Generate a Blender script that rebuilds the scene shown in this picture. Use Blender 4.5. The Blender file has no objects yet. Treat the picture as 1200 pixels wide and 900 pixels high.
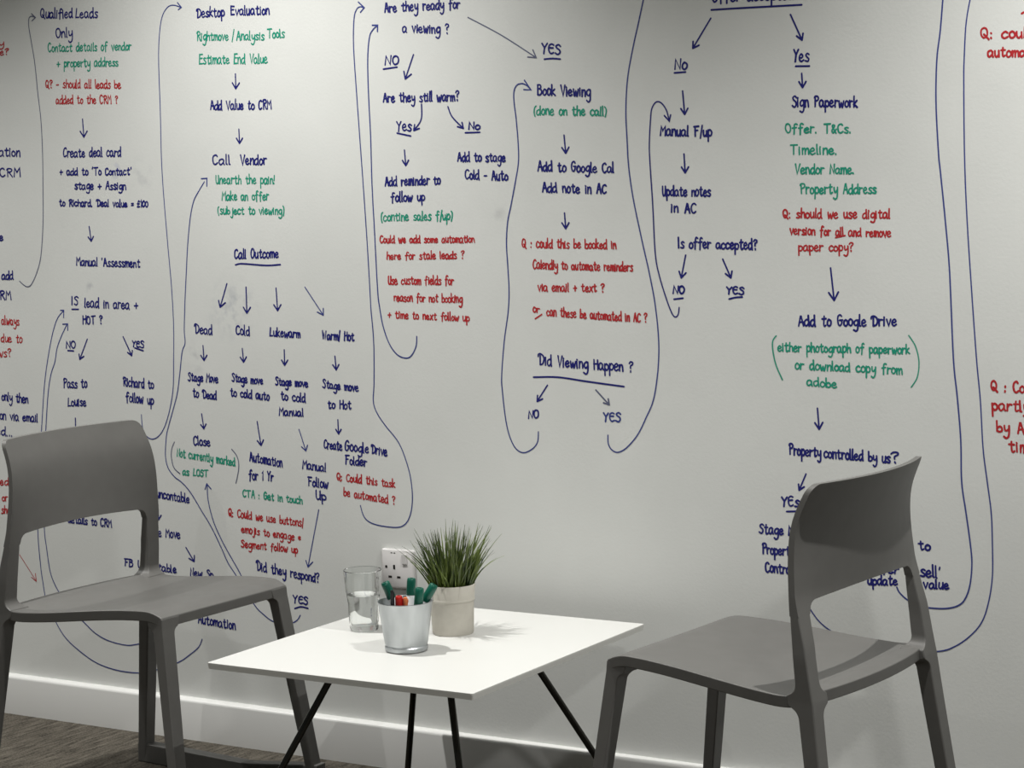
import bpy, bmesh, math, random
import numpy as np
from mathutils import Vector, Matrix
SC = bpy.context.scene
COL = SC.collection
R = math.radians

# ------------------------------------------------------------------ camera
F_PX, PITCH, ROLL, YAW, CAM = 2555.8, R(-5.4808), R(-1.59), R(31.847), np.array([2.4, -3.8747, 1.2997])
_fw = np.array([-math.sin(YAW)*math.cos(PITCH), math.cos(YAW)*math.cos(PITCH), math.sin(PITCH)])
_r0 = np.array([math.cos(YAW), math.sin(YAW), 0.0]); _u0 = np.cross(_r0, _fw)
_rt = math.cos(ROLL)*_r0 + math.sin(ROLL)*_u0
_up = math.cos(ROLL)*_u0 - math.sin(ROLL)*_r0
cd = bpy.data.cameras.new('camera'); cam = bpy.data.objects.new('camera', cd); COL.objects.link(cam)
cd.sensor_width = 36.0; cd.lens = F_PX/1200*36.0; cd.clip_start = 0.05
M = Matrix.Identity(4)
for i in range(3):
    M[i][0], M[i][1], M[i][2], M[i][3] = _rt[i], _up[i], -_fw[i], CAM[i]
cam.matrix_world = M
SC.camera = cam

# ------------------------------------------------------------------ light
SC.view_settings.view_transform = 'Standard'; SC.view_settings.look = 'None'
SC.view_settings.gamma = 1.0; SC.view_settings.use_curve_mapping = False
SC.view_settings.exposure = 0.06
w = bpy.data.worlds.new('room_light'); SC.world = w; w.use_nodes = True
w.node_tree.nodes['Background'].inputs[0].default_value = (0.95, 1.0, 0.94, 1)
w.node_tree.nodes['Background'].inputs[1].default_value = 0.075
def spot(x, y, power, angle=110, blend=0.7, z=2.58, radius=0.03, aim=(0, 0)):
    l = bpy.data.lights.new('ceiling_spot', 'SPOT'); o = bpy.data.objects.new('ceiling_spot', l); COL.objects.link(o)
    l.energy = power; l.spot_size = R(angle); l.spot_blend = blend; l.shadow_soft_size = radius
    l.color = (1.0, 0.99, 0.955)
    o.location = (x, y, z)
    o.rotation_euler = (R(aim[1]), R(aim[0]), 0)
for sx_, pw_ in ((-2.35, 150), (-0.55, 178), (1.45, 185)):                     # row of downlights washing the wall
    spot(sx_, -0.72, pw_, 116, 1.0, radius=0.015)
spot(-0.75, -2.7, 70, 120, radius=0.03)
spot(3.1, -2.9, 125, 130, radius=0.12, aim=(25, 20))

# ------------------------------------------------------------------ materials
def mat(name, col, rough=0.5, metal=0.0, spec=0.5):
    m = bpy.data.materials.new(name); m.use_nodes = True
    b = m.node_tree.nodes['Principled BSDF']
    b.inputs['Base Color'].default_value = (*col, 1); b.inputs['Roughness'].default_value = rough
    b.inputs['Metallic'].default_value = metal; b.inputs['Specular IOR Level'].default_value = spec
    return m
def nodes(m): return m.node_tree.nodes, m.node_tree.links, m.node_tree.nodes['Principled BSDF']
def noisy(m, c0, c1, scale, stretch=(1, 1, 1), bump=0.0, detail=4.0, bdist=0.001, lo=0.35, hi=0.65):
    n, l, b = nodes(m)
    tc = n.new('ShaderNodeTexCoord'); mp = n.new('ShaderNodeMapping'); mp.inputs['Scale'].default_value = stretch
    nz = n.new('ShaderNodeTexNoise'); nz.inputs['Scale'].default_value = scale; nz.inputs['Detail'].default_value = detail
    rp = n.new('ShaderNodeValToRGB')
    rp.color_ramp.elements[0].color = (*c0, 1); rp.color_ramp.elements[1].color = (*c1, 1)
    rp.color_ramp.elements[0].position = lo; rp.color_ramp.elements[1].position = hi
    l.new(tc.outputs['Object'], mp.inputs['Vector']); l.new(mp.outputs['Vector'], nz.inputs['Vector'])
    l.new(nz.outputs['Fac'], rp.inputs['Fac']); l.new(rp.outputs['Color'], b.inputs['Base Color'])
    if bump:
        bp = n.new('ShaderNodeBump'); bp.inputs['Strength'].default_value = bump; bp.inputs['Distance'].default_value = bdist
        l.new(nz.outputs['Fac'], bp.inputs['Height']); l.new(bp.outputs['Normal'], b.inputs['Normal'])
    return m
M_WALL = noisy(mat('whiteboard_paint', (.6, .6, .57), 0.38), (.655, .665, .645), (.68, .69, .67), 5.0, (1, 1, 1))
def wall_extra():
    n, l, b = nodes(M_WALL)
    tc = n.new('ShaderNodeTexCoord')
    # fine roller texture of the painted wall
    nz = n.new('ShaderNodeTexNoise'); nz.inputs['Scale'].default_value = 160; nz.inputs['Detail'].default_value = 3
    # half-wiped ink left on the paint, each patch where it was rubbed
    src = b.inputs['Base Color'].links[0].from_socket
    sm = n.new('ShaderNodeTexNoise'); sm.inputs['Scale'].default_value = 34; sm.inputs['Detail'].default_value = 5
    l.new(tc.outputs['Object'], sm.inputs['Vector'])
    for (u, v, rad, col, amt) in ((272, 362, .085, (.42, .44, .47), .7), (108, 338, .022, (.35, .36, .40), .9), (134, 200, .022, (.20, .22, .45), .9), (228, 420, .05, (.46, .47, .48), .5), (583, 255, .03, (.45, .45, .45), .6), (165, 205, .05, (.48, .49, .50), .5)):
        d = _fw+_rt*((u-600)/F_PX)-_up*((v-450)/F_PX); P = CAM+d*(-CAM[1]/d[1])
        vd = n.new('ShaderNodeVectorMath'); vd.operation = 'DISTANCE'; vd.inputs[1].default_value = (P[0], 0, P[2])
        l.new(tc.outputs['Object'], vd.inputs[0])
        mr = n.new('ShaderNodeMapRange'); mr.inputs['From Min'].default_value = rad; mr.inputs['From Max'].default_value = rad*.2
        mr.inputs['To Min'].default_value = 0; mr.inputs['To Max'].default_value = amt
        l.new(vd.outputs['Value'], mr.inputs['Value'])
        th = n.new('ShaderNodeMapRange'); th.inputs['From Min'].default_value = .46; th.inputs['From Max'].default_value = .66
        l.new(sm.outputs['Fac'], th.inputs['Value'])
        mu = n.new('ShaderNodeMath'); mu.operation = 'MULTIPLY'; l.new(mr.outputs[0], mu.inputs[0]); l.new(th.outputs[0], mu.inputs[1])
        mx = n.new('ShaderNodeMix'); mx.data_type = 'RGBA'; mx.inputs[7].default_value = (*col, 1)
        l.new(mu.outputs[0], mx.inputs[0]); l.new(src, mx.inputs[6]); src = mx.outputs[2]
    l.new(src, b.inputs['Base Color'])
    bp = n.new('ShaderNodeBump'); bp.inputs['Strength'].default_value = 0.22; bp.inputs['Distance'].default_value = 0.001
    l.new(tc.outputs['Object'], nz.inputs['Vector']); l.new(nz.outputs['Fac'], bp.inputs['Height'])
    l.new(bp.outputs['Normal'], b.inputs['Normal'])
wall_extra()
M_SKIRT = mat('white_gloss_skirting', (.70, .70, .685), 0.3)
M_CARPET = mat('carpet', (.07, .06, .05), 0.95, spec=0.1)
def carpet_nodes():
    n, l, b = nodes(M_CARPET)
    tc = n.new('ShaderNodeTexCoord'); out = []
    for sc_, st in ((95, (1, .16, 1)), (340, (1, .55, 1))):
        mp = n.new('ShaderNodeMapping'); mp.inputs['Scale'].default_value = st; mp.inputs['Rotation'].default_value = (0, 0, R(-6))
        nz = n.new('ShaderNodeTexNoise'); nz.inputs['Scale'].default_value = sc_; nz.inputs['Detail'].default_value = 4
        l.new(tc.outputs['Object'], mp.inputs['Vector']); l.new(mp.outputs['Vector'], nz.inputs['Vector']); out.append(nz)
    mx = n.new('ShaderNodeMix'); mx.inputs[0].default_value = 0.5
    l.new(out[0].outputs['Fac'], mx.inputs[2]); l.new(out[1].outputs['Fac'], mx.inputs[3])
    rp = n.new('ShaderNodeValToRGB'); rp.color_ramp.elements[0].position = .36; rp.color_ramp.elements[1].position = .66
    rp.color_ramp.elements[0].color = (.024, .021, .017, 1); rp.color_ramp.elements[1].color = (.15, .134, .110, 1)
    l.new(mx.outputs[0], rp.inputs['Fac']); l.new(rp.outputs['Color'], b.inputs['Base Color'])
    bp = n.new('ShaderNodeBump'); bp.inputs['Strength'].default_value = 0.9; bp.inputs['Distance'].default_value = 0.004
    l.new(mx.outputs[0], bp.inputs['Height']); l.new(bp.outputs['Normal'], b.inputs['Normal'])
carpet_nodes()
M_CEIL = mat('ceiling_paint', (.75, .75, .72), 0.9)
M_CHAIR = noisy(mat('grey_plastic', (.13, .127, .12), 0.48), (.114, .111, .105), (.121, .118, .112), 30, bump=0.05, bdist=0.0005)
M_TOP = mat('white_laminate', (.655, .655, .635), 0.35)
M_EDGE = mat('grey_edge_band', (.62, .62, .59), 0.5)
M_LEG = mat('black_chrome', (.06, .058, .052), 0.16, 0.9)
M_BLUE = mat('blue_marker_ink', (.008, .010, .15), 0.5)
M_DARK = mat('faint_blue_ink', (.03, .045, .21), 0.55)
M_THIN = mat('dry_grey_ink', (.10, .11, .18), 0.6)
M_GREEN = mat('green_marker_ink', (.010, .27, .175), 0.5)
M_RED = mat('red_marker_ink', (.42, .02, .025), 0.5)
M_SOCK = mat('white_socket_plastic', (.60, .585, .58), 0.25)
M_BLACK = mat('black_slot', (.008, .008, .008), 0.6)
M_GALV = noisy(mat('galvanised_steel', (.5, .52, .53), 0.40, 0.9), (.40, .42, .43), (.55, .575, .585), 22, (1, 1, .35), detail=3)
M_POT = noisy(mat('beige_fabric', (.5, .46, .38), 0.9, spec=0.2), (.50, .475, .42), (.57, .545, .485), 25, bump=0.2, bdist=0.002)
M_SOIL = mat('dark_moss', (.012, .014, .008), 0.95)
M_GRASS = noisy(mat('artificial_grass', (.06, .11, .02), 0.45), (.016, .034, .007), (.15, .20, .04), 60, (1, 1, .25))
M_PENG = mat('green_pen_cap', (.003, .10, .065), 0.35)
M_PENW = mat('white_pen_barrel', (.75, .77, .78), 0.4)
M_PENR = mat('red_pen_cap', (.45, .012, .008), 0.35)
M_PENB = mat('black_pen', (.012, .012, .014), 0.4)
M_PENO = mat('orange_pen_tip', (.75, .22, .08), 0.4)
def glass(name, ior, rough=0.0, tint=(1, 1, 1)):
    m = mat(name, tint, rough); b = m.node_tree.nodes['Principled BSDF']
    b.inputs['Transmission Weight'].default_value = 1.0; b.inputs['IOR'].default_value = ior
    return m
M_GLASS = glass('clear_glass', 1.45, tint=(.97, .985, .98)); M_WATER = glass('water', 1.33)

# ------------------------------------------------------------------ helpers
def link(name, bm, m, parent=None, smooth=None, bevel=None, bang=40):
    me = bpy.data.meshes.new(name)
    bmesh.ops.recalc_face_normals(bm, faces=bm.faces)
    bm.to_mesh(me); bm.free()
    o = bpy.data.objects.new(name, me); COL.objects.link(o)
    for mm in (m if isinstance(m, (list, tuple)) else [m]): me.materials.append(mm)
    if smooth is not None:
        me.polygons.foreach_set('use_smooth', [True]*len(me.polygons))
        me.set_sharp_from_angle(angle=R(smooth))
    if bevel:
        b = o.modifiers.new('bevel', 'BEVEL'); b.width = bevel; b.segments = 3; b.limit_method = 'ANGLE'; b.angle_limit = R(bang)
        b.harden_normals = True
    if parent: o.parent = parent
    return o
def tag(o, label, cat, group=None):
    o['label'] = label; o['category'] = cat
    if group: o['group'] = group
    return o
def thing(name, loc, rz, label, cat, group=None):
    o = bpy.data.objects.new(name, None); COL.objects.link(o)
    o.location = loc; o.rotation_euler = (0, 0, rz); o.empty_display_size = 0.1
    return tag(o, label, cat, group)
def box(bm, x0, x1, y0, y1, z0, z1):
    v = [bm.verts.new((x, y, z)) for z in (z0, z1) for y in (y0, y1) for x in (x0, x1)]
    for f in ((0, 2, 3, 1), (4, 5, 7, 6), (0, 1, 5, 4), (2, 6, 7, 3), (0, 4, 6, 2), (1, 3, 7, 5)):
        bm.faces.new([v[i] for i in f])
def lathe(bm, prof, n=48, cx=0, cy=0, closed=False):
    rings = []
    for (r, z) in prof:
        if r < 1e-6: rings.append([bm.verts.new((cx, cy, z))])
        else: rings.append([bm.verts.new((cx+r*math.cos(2*math.pi*k/n), cy+r*math.sin(2*math.pi*k/n), z)) for k in range(n)])
    pairs = list(zip(rings, rings[1:])) + ([(rings[-1], rings[0])] if closed else [])
    for a, b in pairs:
        if len(a) == 1 and len(b) == 1: continue
        for k in range(n):
            k2 = (k+1) % n
            if len(a) == 1: bm.faces.new((a[0], b[k], b[k2]))
            elif len(b) == 1: bm.faces.new((a[k], a[k2], b[0]))
            else: bm.faces.new((a[k], a[k2], b[k2], b[k]))
def tube(bm, p0, p1, r, n=20, r1=None):
    p0, p1 = Vector(p0), Vector(p1); d = (p1-p0).normalized()
    a = d.orthogonal().normalized(); b = d.cross(a); r1 = r if r1 is None else r1
    A = [bm.verts.new(p0+a*r*math.cos(2*math.pi*k/n)+b*r*math.sin(2*math.pi*k/n)) for k in range(n)]
    B = [bm.verts.new(p1+a*r1*math.cos(2*math.pi*k/n)+b*r1*math.sin(2*math.pi*k/n)) for k in range(n)]
    for k in range(n): bm.faces.new((A[k], A[(k+1) % n], B[(k+1) % n], B[k]))
    bm.faces.new(A); bm.faces.new(B)
def loft(bm, secs):
    """closed quads sections -> solid"""
    rs = [[bm.verts.new(p) for p in s] for s in secs]; n = len(rs[0])
    for a, b in zip(rs, rs[1:]):
        for k in range(n): bm.faces.new((a[k], a[(k+1) % n], b[(k+1) % n], b[k]))
    bm.faces.new(rs[0]); bm.faces.new(rs[-1])

# ------------------------------------------------------------------ the room
def struct(name, bm, m, **k):
    o = link(name, bm, m, **k); o['kind'] = 'structure'; return o
bm = bmesh.new(); box(bm, -3.2, 3.2, 0, 0.12, 0, 2.6); WALL = struct('wall_back', bm, M_WALL)
bm = bmesh.new(); box(bm, -3.2, 3.2, -5.2, 0.12, -0.05, 0); struct('floor', bm, M_CARPET)
bm = bmesh.new(); box(bm, -3.2, 3.2, -5.2, 0.12, 2.6, 2.66); struct('ceiling', bm, M_CEIL)
SK = 0.0977
bm = bmesh.new()
prof = [(0, 0), (-.021, 0), (-.021, SK-.0085), (-.0202, SK-.0055), (-.0175, SK-.0025), (-.013, SK-.0005), (-.010, SK), (0, SK)]
loft(bm, [[(x, y, z) for y, z in prof] for x in (-3.2, 3.2)])
struct('baseboard_back', bm, M_SKIRT, smooth=50)

# ------------------------------------------------------------------ handwriting
# single-stroke hand: x-height 10, ascender 19, descender -9; '/' = straight strokes
G = {
'a': '8,8 5,10 1.2,7.5 1.2,2 4,0 7.6,4 8,9 8,3 9.6,0', 'b': '/0.5,19 0.6,0.5;0.6,2 4,0 7.5,2.5 7,7 4,8.5 0.7,5.5',
'c': '7.5,8.2 4.5,10 1,7 1,2.5 4,0 7.8,1.8', 'd': '7.5,8 5,9.8 1,7 1,2 4,0 7.5,4;/7.6,18.5 7.9,3 8.8,-0.5',
'e': '1,5 5,5.2 7,7.2 4.5,10 1,7 1,2.5 4,0 8.2,2', 'f': '7.5,17 5.2,18.6 3.2,16 3,8 3,-2.5;/0,8.6 6.6,9.6',
'g': '7.5,8 5,10 1,7 1,2.5 4,1 7.5,4;7.6,9.5 7.9,2 7.2,-6 4,-9 0,-7', 'h': '/0.5,19 0.6,0;0.6,5 3,9.2 6.5,9 7,5 7.6,0',
'i': '/1,10 1.3,0;/1,14.2 1.4,13', 'j': '2.5,10 3,-4 1,-8 -2,-6;/2.4,14.2 2.8,13', 'k': '/0.5,19 0.6,0;/6.5,10 0.8,4.8 7.5,0',
'l': '/1,19 1.2,0.8 2.6,0', 'm': '/0.5,10 0.8,0;0.8,5 2.5,9.3 4.8,9 5.2,0;5.2,5 7.4,9.5 9.8,8.5 10.6,0',
'n': '/0.5,10 0.8,0;0.8,5 3,9.5 6.2,9 7.2,0', 'o': '4,10 1.2,7.5 1,2.5 4,0 7.3,2.8 7.3,7.5 4,10 2.6,9', 'p': '/0.5,10 0.9,-9;0.8,7 4,10 7.5,7 7,2.5 4,0.5 0.8,3',
'q': '7.5,8 5,10 1,7 1,2.5 4,0.5 7.5,4;/7.7,10 8,-9', 'r': '/0.5,10 0.8,0;0.8,5 3,9.2 6.4,9', 's': '6.8,8.8 4,10 1.3,8.2 3.5,5.5 6.6,3 5,0.2 0.4,1',
't': '3,16 3,3 4.5,0 7,1.4;/0,10.4 6.5,11', 'u': '0.8,10 1,3 3.5,0 6.8,4;/7,10 7.5,0', 'v': '/0.5,10 4,0 7.5,10', 'w': '0.3,10 1.6,1 3,0.4 5.2,7 6.6,0.6 8,0.6 10.4,10',
'x': '/0.5,10 7.5,0;/7.2,10 0.3,0', 'y': '0.8,10 1.4,4 4,2.6 7,6;7.4,10 7.6,0 6.5,-7 3.2,-9.3 0.2,-7', 'z': '/0.5,10 7,10 0.5,0 7.5,0',
'A': '/0.5,0 3.8,17.5 5,17.5 9,0;/2,6 8.2,6.8', 'B': '/1,18 1,0;1,18 6,17.5 7.5,14 5,10 1,9.5;1,9.5 6,9.5 9,5.5 6.5,0.8 1,0',
'C': '8.5,15 6,18 2.2,15 1,8 2.2,2 5.5,0 9,2.5', 'D': '/2,14.5 2.4,0;-1.5,13 -1,17 3,18.2 8,14.5 9.6,8 7.5,2 2.4,0',
'E': '/8,17.5 1.2,17.5 1,0 8,0.5;/1,9 7,9.4', 'F': '/2,18 1.6,0;/0,17.6 9,18.4;/1.6,9 7,9.6', 'G': '8.5,15 6,18 2.2,15 1,8 2.2,2 5.5,0.5 8.5,4 8.6,8;/5,8 10,8.2',
'H': '/1,18 1.2,0;/8.4,18 8.8,0;/1,9 8.8,9.4', 'I': '/1.2,18 1.4,0', 'L': '/2.4,18 1,0.6 8,1', 'M': '/0.5,0 1.2,17.5 5,8 9.2,17.5 10.4,0',
'N': '/0.6,0 1.4,17.5 7.8,0.5 8.6,18', 'O': '5,18 1.6,14 1,6 4,0.2 8,2.5 9.2,9 8,15.5 5,18 2.4,16.6', 'P': '/1,18 1.4,0;-0.6,15 1,18.3 6,18 8,14 6,10 1.2,8.6',
'Q': '5,18 1.6,14 1.2,6 4,1.2 8,3 9.2,9 8,15.5 5,18 2.6,16.5;/4.8,6 10.8,-1.5', 'R': '/1,18 1.2,0;-0.6,15 1,18.2 6,18 8,14.2 6,10.5 1.2,9;/3,9.4 9,0',
'S': '8.6,15 5.6,18.2 1.6,15.5 3,11 7,7.5 7.6,3 4.5,0 0.4,2', 'T': '/5,17.8 5,0;/0,17.4 10.5,18.2', 'U': '0.8,18 1.2,5 4,0 7.6,4 8,18;/8,18 8.6,0',
'V': '/0.4,18 4.6,0 9,18', 'W': '/0.4,18 2.6,0 5.4,13 8.2,0 11,18', 'Y': '/0.4,18 4.4,9;/8.6,18 4.4,9 3.6,0', '\u20ac': '8.6,15.6 5.4,18 1.6,14 1.2,5 4,0.4 8.6,2;/1.4,9.4 7.4,9.6',
'1': '/0,14 1.6,18 1.8,0', '0': '5,14 1.6,11 1.2,4 4,0 7.4,3 8,9 5,14', '\u00a3': '8,12 6,15 3.6,12 3.6,3 1,0 8.6,0.8;/1,7 7,7.4',
'?': '0.6,14.5 3,18 7,17 7.2,13 4,9.6 3.8,6;/3.8,1.6 4.2,0', '!': '/2,18 1.4,6;/1.2,1.6 1.3,0', '+': '/4,10 4,1;/0,5.5 8,6', '-': '/0.5,6 6.5,6.4',
'/': '/4,20 0.6,-3', '|': '/1.4,20 1,-3', '(': '3.6,19 1,14 0.6,5 2.6,-3', ')': '0.6,19 3.2,14 3.6,5 1.6,-3', '.': '/1,1.4 1.4,0', ':': '/1,8.6 1.3,7.4;/1,1.6 1.3,0.3',
'=': '/0.5,7.4 6.5,7.8;/0.5,3.4 6.5,3.8', '&': '8,0 2,13 3.6,17 6,14 1.2,5 3.6,0.4 8.4,7', "'": '/1.4,19 0.8,14', '*': '/3,10 3,2;/0,8 6.4,4;/0,4 6.4,8.4', ',': '/1.4,1 0.4,-3',
}
def parse(s):
    out = []
    for st in s.split(';'):
        sharp = st.startswith('/'); st = st.lstrip('/')
        pts = [tuple(float(t) for t in p.split(',')) for p in st.split()]
        out.append((sharp, pts))
    return out
GLY = {k: parse(v) for k, v in G.items()}
def catmull(p, n=5):
    if len(p) < 3: return p
    q = [p[0]]+list(p)+[p[-1]]; out = []
    for i in range(1, len(q)-2):
        a, b, c, d = [np.array(q[j], float) for j in (i-1, i, i+1, i+2)]
        for k in range(n):
            t = k/n
            out.append(tuple(0.5*((2*b)+(-a+c)*t+(2*a-5*b+4*c-d)*t*t+(-a+3*b-3*c+d)*t**3)))
    out.append(tuple(p[-1])); return out
rng = random.Random(7)
def layout(text, x0, y0, x1, y1, xh):
    """strokes of one written line in the frame of the photograph"""
    items, x = [], 0.0
    for ch in text:
        if ch == ' ': x += 9.5; continue
        g = GLY[ch]; xs = [p[0] for _, s in g for p in s]
        items.append((g, x-min(xs))); x += max(2.0, max(xs)-min(xs))+2.7
    W = x-2.6; sx = (x1-x0)/W; k = xh/10.0; out = []
    for g, ox in items:
        sl = rng.uniform(-.05, .05); dy = rng.uniform(-.5, .5); ky = k*rng.uniform(.93, 1.08)
        for sharp, pts in g:
            q = []
            for (px, py) in pts:
                py = py if py < 10 else 10+(py-10)*.74
                py = py if py > 0 else py*.9
                X = x0+(px+ox+sl*py)*sx; Y = y0+(y1-y0)*(X-x0)/max(1e-6, x1-x0)-(py+dy)*ky
                q.append((X+rng.uniform(-.18, .18), Y+rng.uniform(-.18, .18)))
            out.append(q if sharp else catmull(q))
    return out
def wallpt(u, v, off):
    d = _fw+_rt*((u-600)/F_PX)-_up*((v-450)/F_PX)
    t = (-off-CAM[1])/d[1]; P = CAM+d*t
    return P[0], P[2]
class Ink:
    """marker ink lying on the wall: ribbons of constant width in wall coordinates"""
    def __init__(s): s.bm = bmesh.new(); s.k = 0
    def stroke(s, pts, width):
        P = [np.array(wallpt(u, v, 0.0)) for u, v in pts]
        Q = [P[0]]
        for p in P[1:]:
            if np.linalg.norm(p-Q[-1]) > 2e-4: Q.append(p)
        if len(Q) < 2: Q.append(Q[0]+np.array([3e-4, -3e-4]))
        y = -0.0004-0.00001*(s.k % 12); s.k += 1; h = width/2
        n = len(Q); L, Rr = [], []
        for i in range(n):
            a = Q[i]-Q[i-1] if i else Q[1]-Q[0]; b = Q[i+1]-Q[i] if i < n-1 else a
            a = a/np.linalg.norm(a); b = b/np.linalg.norm(b); t = a+b; tn = np.linalg.norm(t)
            t = t/tn if tn > 0.3 else a
            c = max(0.55, abs(np.dot(t, a))); nn = np.array([-t[1], t[0]])*h/c
            L.append(Q[i]+nn); Rr.append(Q[i]-nn)
        V = lambda p, i=0: s.bm.verts.new((p[0], y-5e-6*(i % 48), p[1]))      # crossing strokes lie one over the other
        vl, vr = [V(p, i) for i, p in enumerate(L)], [V(p, i) for i, p in enumerate(Rr)]
        for i in range(n-1): s.bm.faces.new((vl[i], vr[i], vr[i+1], vl[i+1]))
        for idx, sg in ((0, -1), (n-1, 1)):               # round ends
            d = (Q[1]-Q[0]) if idx == 0 else (Q[-1]-Q[-2]); d = d/np.linalg.norm(d)*sg; m = np.array([-d[1], d[0]])
            arc = [V(Q[idx]+h*(m*math.cos(a)+d*math.sin(a)), idx) for a in np.linspace(0, math.pi, 6)]
            s.bm.faces.new(arc)
    def done(s, name, m, label=None):
        bmesh.ops.recalc_face_normals(s.bm, faces=s.bm.faces)
        for f in s.bm.faces:
            if f.normal.y > 0: f.normal_flip()
        me = bpy.data.meshes.new(name); s.bm.to_mesh(me); s.bm.free(); me.materials.append(m)
        o = bpy.data.objects.new(name, me); COL.objects.link(o); o.parent = WALL
        if label: o['label'] = label
        return o
INK = {'b': (M_BLUE, 'blue'), 'g': (M_GREEN, 'green'), 'r': (M_RED, 'red'), 'd': (M_DARK, 'blue'), 't': (M_THIN, 'thin dry')}
WT = .0037
def note(col, label, lines, under=(), w=WT):
    k = Ink()
    if col in 'rg' and w == WT: w = .0032
    for (t, x0, y0, x1, y1, xh) in lines:
        for st in layout(t, x0, y0, x1, y1, xh): k.stroke(st, w*rng.uniform(.88, 1.1))
    for u in under: k.stroke(catmull(u), w)
    m, cn = INK[col]
    k.done('handwritten_note', m, '%s marker handwriting: %s' % (cn, label))
def arrow(x0, y0, x1, y1, col='b', hl=8.0, w=.0034, mid=None, spread=.5, label=None):
    k = Ink(); p = [(x0, y0), (x1, y1)] if mid is None else [(x0, y0), mid, (x1, y1)]
    p = catmull(p, 8); k.stroke(p, w)
    a = math.atan2(p[-2][1]-y1, p[-2][0]-x1) if mid else math.atan2(y0-y1, x0-x1)
    for s in (-spread, spread*1.15):
        k.stroke([(x1+hl*math.cos(a+s), y1+hl*math.sin(a+s)), (x1, y1)], w*1.1)
    k.done('arrow', INK[col][0], label)
def line(pts, col='d', w=.0027, head=None, label=None):
    k = Ink(); k.stroke(catmull(pts, 6), w)
    if head: k.stroke(head, w*1.15)
    k.done('connector_line', INK[col][0], label)

# --- first column, cut off at the left edge
note('r', 'cut-off question at top left', [('ly', -4, 54, 4.5, 53.5, 4.6), ('te?', -5, 65, 9.6, 64, 4.4)])
note('b', 'cut-off words at left edge, qualification CRM', [('qualification', -38, 183, 23.5, 183.4, 6.5), ('to CRM', -20, 207, 24, 207, 6.2)])
note('b', 'cut-off words at left edge ending add, CRM', [('make', -18, 281.6, 3.6, 281.8, 6), ('add', 2.4, 327.4, 15.6, 327.4, 6), ('to CRM', -22, 350, 13, 351, 6.5)])
note('r', 'cut-off question at left edge ending always, due to', [('always', 2, 380, 22.5, 381, 6), ('ly due to', -9, 400.5, 26, 401.5, 6), ('news?', -12, 418, 13, 418, 6)])
note('b', 'cut-off words at left edge, only then, via email', [('only then', 2.4, 469, 33, 472.5, 6.2), ('tion via email', -6, 490.5, 44.4, 494.5, 6), ('ed...', -4, 509, 15, 511.5, 6)])
note('r', 'words beside the left chair backrest', [('need', -10, 568, 10, 568.5, 5.5), ('or', 3, 587, 9, 587, 5), ('should', 2, 601.5, 21, 602, 5.5)])
# --- qualified leads column
note('b', 'qualified leads only', [('Qualified', 48, 21.6, 85, 20.6, 6.6), ('Leads', 89, 20.8, 114.5, 20.4, 6.6), ('Only', 66, 44.5, 85, 43, 6.6)])
note('g', 'contact details of vendor', [('Contact details of vendor', 56.6, 60.6, 154, 58.6, 6), ('+ property address', 67, 78.5, 138.5, 77.5, 6)])
note('r', 'should all leads be added', [('Q? - should all leads be', 53.6, 103, 141.6, 103.4, 5.8), ('added to the CRM ?', 66, 121.6, 138, 121, 5.8)])
arrow(96.8, 139.6, 98.4, 160.6)
note('b', 'create deal card', [('Create deal card', 74.4, 184, 141.6, 183, 6.5), ("+ add to 'To Contact'", 70, 205, 154, 205, 5.2), ('stage + Assign', 88, 221.6, 147.6, 222.2, 5.6), ('to Richard. Deal value = \u00a3100', 70, 241.4, 173.6, 242.6, 5)])
arrow(104.6, 265.4, 107, 282.6, hl=6)
note('b', 'manual assessment', [("Manual 'Assessment", 90, 311, 164, 313.2, 6)])
note('b', 'is lead in area and hot', [('IS', 84.4, 357, 91.6, 357, 6), ('lead in area +', 99.4, 360, 161.6, 362.5, 6.6), ('HOT ?', 97.4, 379.6, 120, 379, 5.8)], [[(84.4, 362.4), (92, 362.4)]])
note('b', 'underlined no under hot', [('NO', 78, 408, 88.6, 408, 5)], [[(79.6, 410.8), (86.4, 411.2)]])
note('b', 'underlined yes under hot', [('Y\u20acS', 155, 406, 169, 407.5, 4.6)], [[(158, 407.6), (168, 411)]])
arrow(102.4, 397.4, 93.6, 421, hl=6); arrow(144.4, 394.6, 154.4, 416.6, hl=6)
note('b', 'pass to a colleague', [('Pass to', 74.6, 454.5, 102, 454, 6.6), ('Louise', 80, 475.6, 101, 475.6, 6)])
note('b', 'colleague to follow up', [('Richard to', 144.4, 452, 180, 455.6, 6.4), ('follow up', 148, 470.5, 180, 474, 6.6)])
arrow(88.4, 490, 88.8, 512, hl=6)
note('b', 'details to CRM seen through the left chair back', [('enter details to CRM', 58, 609.5, 131, 618, 5.6)])
note('b', 'word ending behind the left chair post, uncontactable', [('uncontable', 183.6, 582.6, 222, 589.4, 6.2)])
arrow(185, 590, 186, 609, hl=6)
note('b', 'stage move right of the left chair post', [('Stage Move', 168, 626.5, 211, 631, 6.2)])
arrow(218, 641.6, 227.6, 658, hl=7)
note('b', 'words at the back of the left chair seat', [('FB Uncontable', 146, 663, 206.6, 671.5, 5.4), ('New Sp', 223.5, 675, 250, 677.5, 6)])
note('b', 'automation below the left chair seat', [('Automation', 232.4, 730, 276, 737.8, 6.4)])
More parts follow.
